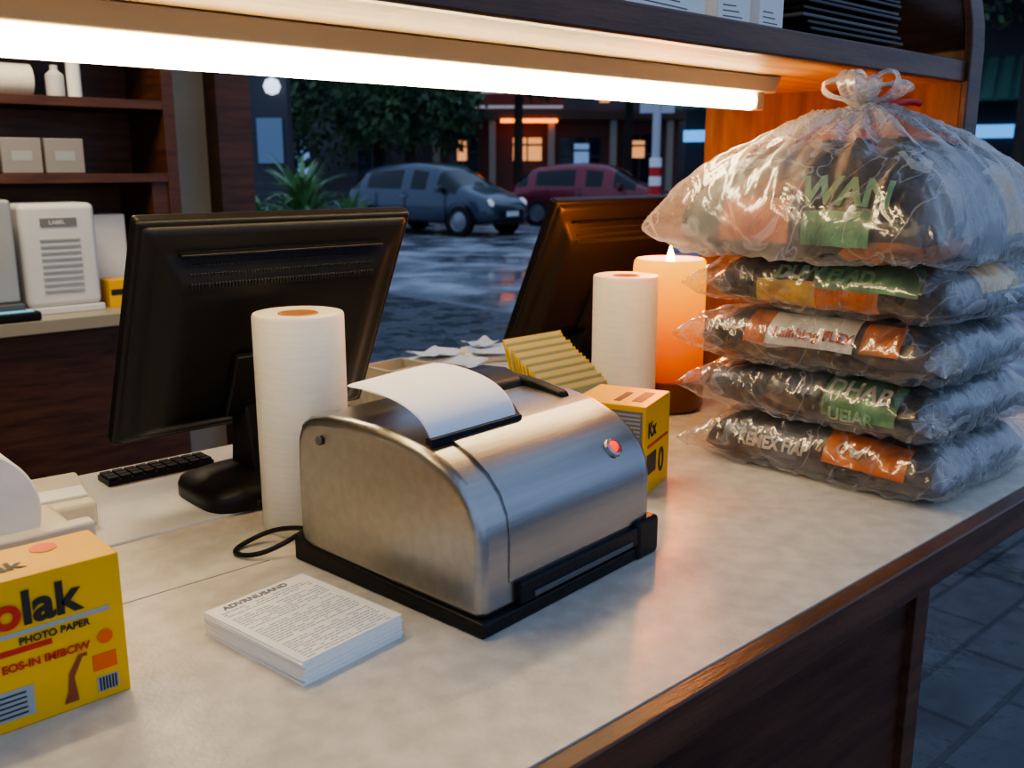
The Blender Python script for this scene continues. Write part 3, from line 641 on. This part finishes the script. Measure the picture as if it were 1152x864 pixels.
# facade row
ang=math.radians(47.5-90)
fb=empty('street_building',(*Wd(0,36),-.06),ang)
facade=M('facade_dark',(.14,.125,.125),.7,nz=.6,col2=(.08,.075,.08)); facr=M('facade_red',(.22,.085,.065),.7); cream=M('column_cream',(.50,.42,.33),.7)
box('main_block',(-25,2,0),(25,8,9),facade,fb,bev=0)
box('shop_block',(-2.8,-.5,0),(6,2,3.5),facr,fb,bev=0); box('shop_roof',(-3.2,-1.2,3.1),(6.2,2,3.4),M('roof_brown',(.16,.09,.06),.7),fb,bev=.02)
for x in (-2.7,-.7,1.4,3.6,5.6): box('column',(x-.12,-1.1,0),(x+.12,-.8,3.1),cream,fb,bev=.02)
warm=EM('shop_window_warm',(1,.45,.16),.8); cool=EM('shop_window_cool',(.25,.4,.7),.5); gls=M('dark_window',(.02,.03,.05),.1)
def win(x0,x1,z0,z1,y,m):
    box('shop_window',(x0,y-.05,z0),(x1,y,z1),m,fb,bev=0)
    n=max(1,int((x1-x0)/.5))
    for k in range(n+1): xx=x0+(x1-x0)*k/n; box('mullion',(xx-.03,y-.09,z0),(xx+.03,y-.05,z1),facade,fb,bev=0)
    box('transom',(x0,y-.09,z0+(z1-z0)*.65),(x1,y-.05,z0+(z1-z0)*.65+.07),facade,fb,bev=0)
win(-2.3,-1.2,.8,2.6,-.5,gls); win(-2.0,-1.6,1.7,2.4,-.56,warm)
win(0,1.1,1.7,2.5,-.5,warm); win(1.7,3.2,.5,2.5,-.5,gls); win(2.2,2.8,1.5,2.3,-.56,cool); win(4,5.2,.6,2.6,-.5,gls); win(4.2,4.8,1.8,2.4,-.56,warm)
box('neon_strip',(-.4,-1.28,3.0),(1.6,-1.2,3.12),EM('neon_orange',(1,.22,.02),4),fb,bev=0)
box('roof_sign',(-1.3,-1,3.5),(1.8,-.8,4.9),M('sign_white',(.5,.48,.52),.5,emis=(.4,.38,.42),es=.5),fb,bev=.01); box('roof_sign_band',(-1.3,-1.03,3.6),(1.8,-.99,4.0),M('sign_band',(.45,.08,.06),.5),fb,bev=0)
for x in range(-24,24,3): win(x,x+1.2,1.2 if x<-3 else 4.5,2.6 if x<-3 else 5.6,2.0,random.choice([cool,gls,warm,gls,gls]))
for (r0,z0,c) in ((-3.6,3.9,cool),(-5.2,3.2,cool),(3.1,3.7,warm)): box('hanging_sign',(r0,-.9,z0),(r0+.35,-.8,z0+.6),c,fb,bev=.01)
# pole
px,py=Wd(2.52,17.2); e=empty('banded_street_pole',(px,py,-.06))
cyl('pole',.075,5,M('pole_grey',(.5,.5,.52),.5),(0,0,0),parent=e,seg=20)
for k in range(5): cyl('band',.11,.16,(red if k%2 else paper),(0,0,.8+k*.16),parent=e,seg=20,b=.002)
box('street_sign',(-.3,-.03,2.35),(.3,.03,2.6),M('sign_face',(.5,.5,.55),.5),e,bev=.01,rot=(0,0,ang))
# notice kiosk left
nb=empty('notice_board_kiosk',(*Wd(-4.75,16.8),-.06),ang)
box('cabinet',(-1.8,0,0),(.95,.3,4.5),M('kiosk_dark',(.05,.05,.06),.5),nb,bev=.01)
lit=EM('reflection_glow',(.5,.62,.85),.8)
for (x0,x1,z0,z1) in ((-.1,.25,2.35,2.5),(.0,.2,2.6,2.8),(-.1,.15,1.5,1.75)): box('reflection_panel',(x0,-.03,z0),(x1,0,z1),lit,nb,bev=0)  # small glowing panels stand in for shop window reflections
bm=bmesh.new(); bm_box(bm,(.42,-.06,1.5),(.85,-.02,2.25)); finish('framed_notice',bm,M('notice_blue',(.25,.32,.42),.5),parent=nb)
lathe('globe_lamp',[(0,-.14),(.1,-.1),(.14,0),(.1,.1),(0,.14)],EM('globe',(.75,.85,1),1.5),(.75,-.2,2.75),(0,0,0),nb,24)
# shop to the right
rb=empty('market_shop',(17.5,6.6,-.06),math.radians(-70))
box('wall',(-6,1.0,0),(6,4,5),M('shop_wall_dark',(.03,.03,.035),.7),rb,bev=0)
boxes('awning',[((-6+i*.24,-.9,0),(-6+i*.24+.16,1.6,.05),0) for i in range(50)]+[((-6,-.9,.0),(6,1.6,.02))],M('awning_green',(.06,.14,.11),.5),rb,loc=(0,0,2.85),rot=(math.radians(24),0,0))
box('light_strip',(-6,.85,1.95),(6,.95,2.18),EM('blue_strip',(.10,.36,.8),1.3),rb,bev=0)
for x in (-3,-1.2,.4,2.0): box('red_post',(x,.6,0),(x+.25,.8,1.7),red,rb,bev=.02)
box('stall_table',(-6,0,0),(6,.8,.9),M('stall_grey',(.12,.14,.17),.6),rb,bev=.01)
# ---------------- lights
w=D.worlds.new('World'); bpy.context.scene.world=w; w.use_nodes=True; bg=w.node_tree.nodes['Background']
bg.inputs[0].default_value=(.41,.56,.88,1); bg.inputs[1].default_value=1.0
al=D.lights.new('back_room_fill','AREA'); al.energy=34; al.color=(1,.8,.55); al.size=.6  # unseen warm fill light, added to brighten the back room
o=D.objects.new('back_room_fill',al); o.location=(.6,2.6,2.5); link(o)
try: bpy.context.scene.view_settings.look='AgX - Medium High Contrast'
except Exception as ex: print('look',ex)
# ---------------- camera
cam=D.cameras.new('cam'); cam.lens=33.56; cam.sensor_width=36; cam.clip_start=.02; cam.clip_end=300
cam.dof.use_dof=True; cam.dof.focus_distance=1.15; cam.dof.aperture_fstop=8.0
co=D.objects.new('camera',cam); co.location=(0,0,1.35); co.rotation_euler=(math.radians(90-12.7),0,math.radians(47.5-90)); link(co)
bpy.context.scene.camera=co
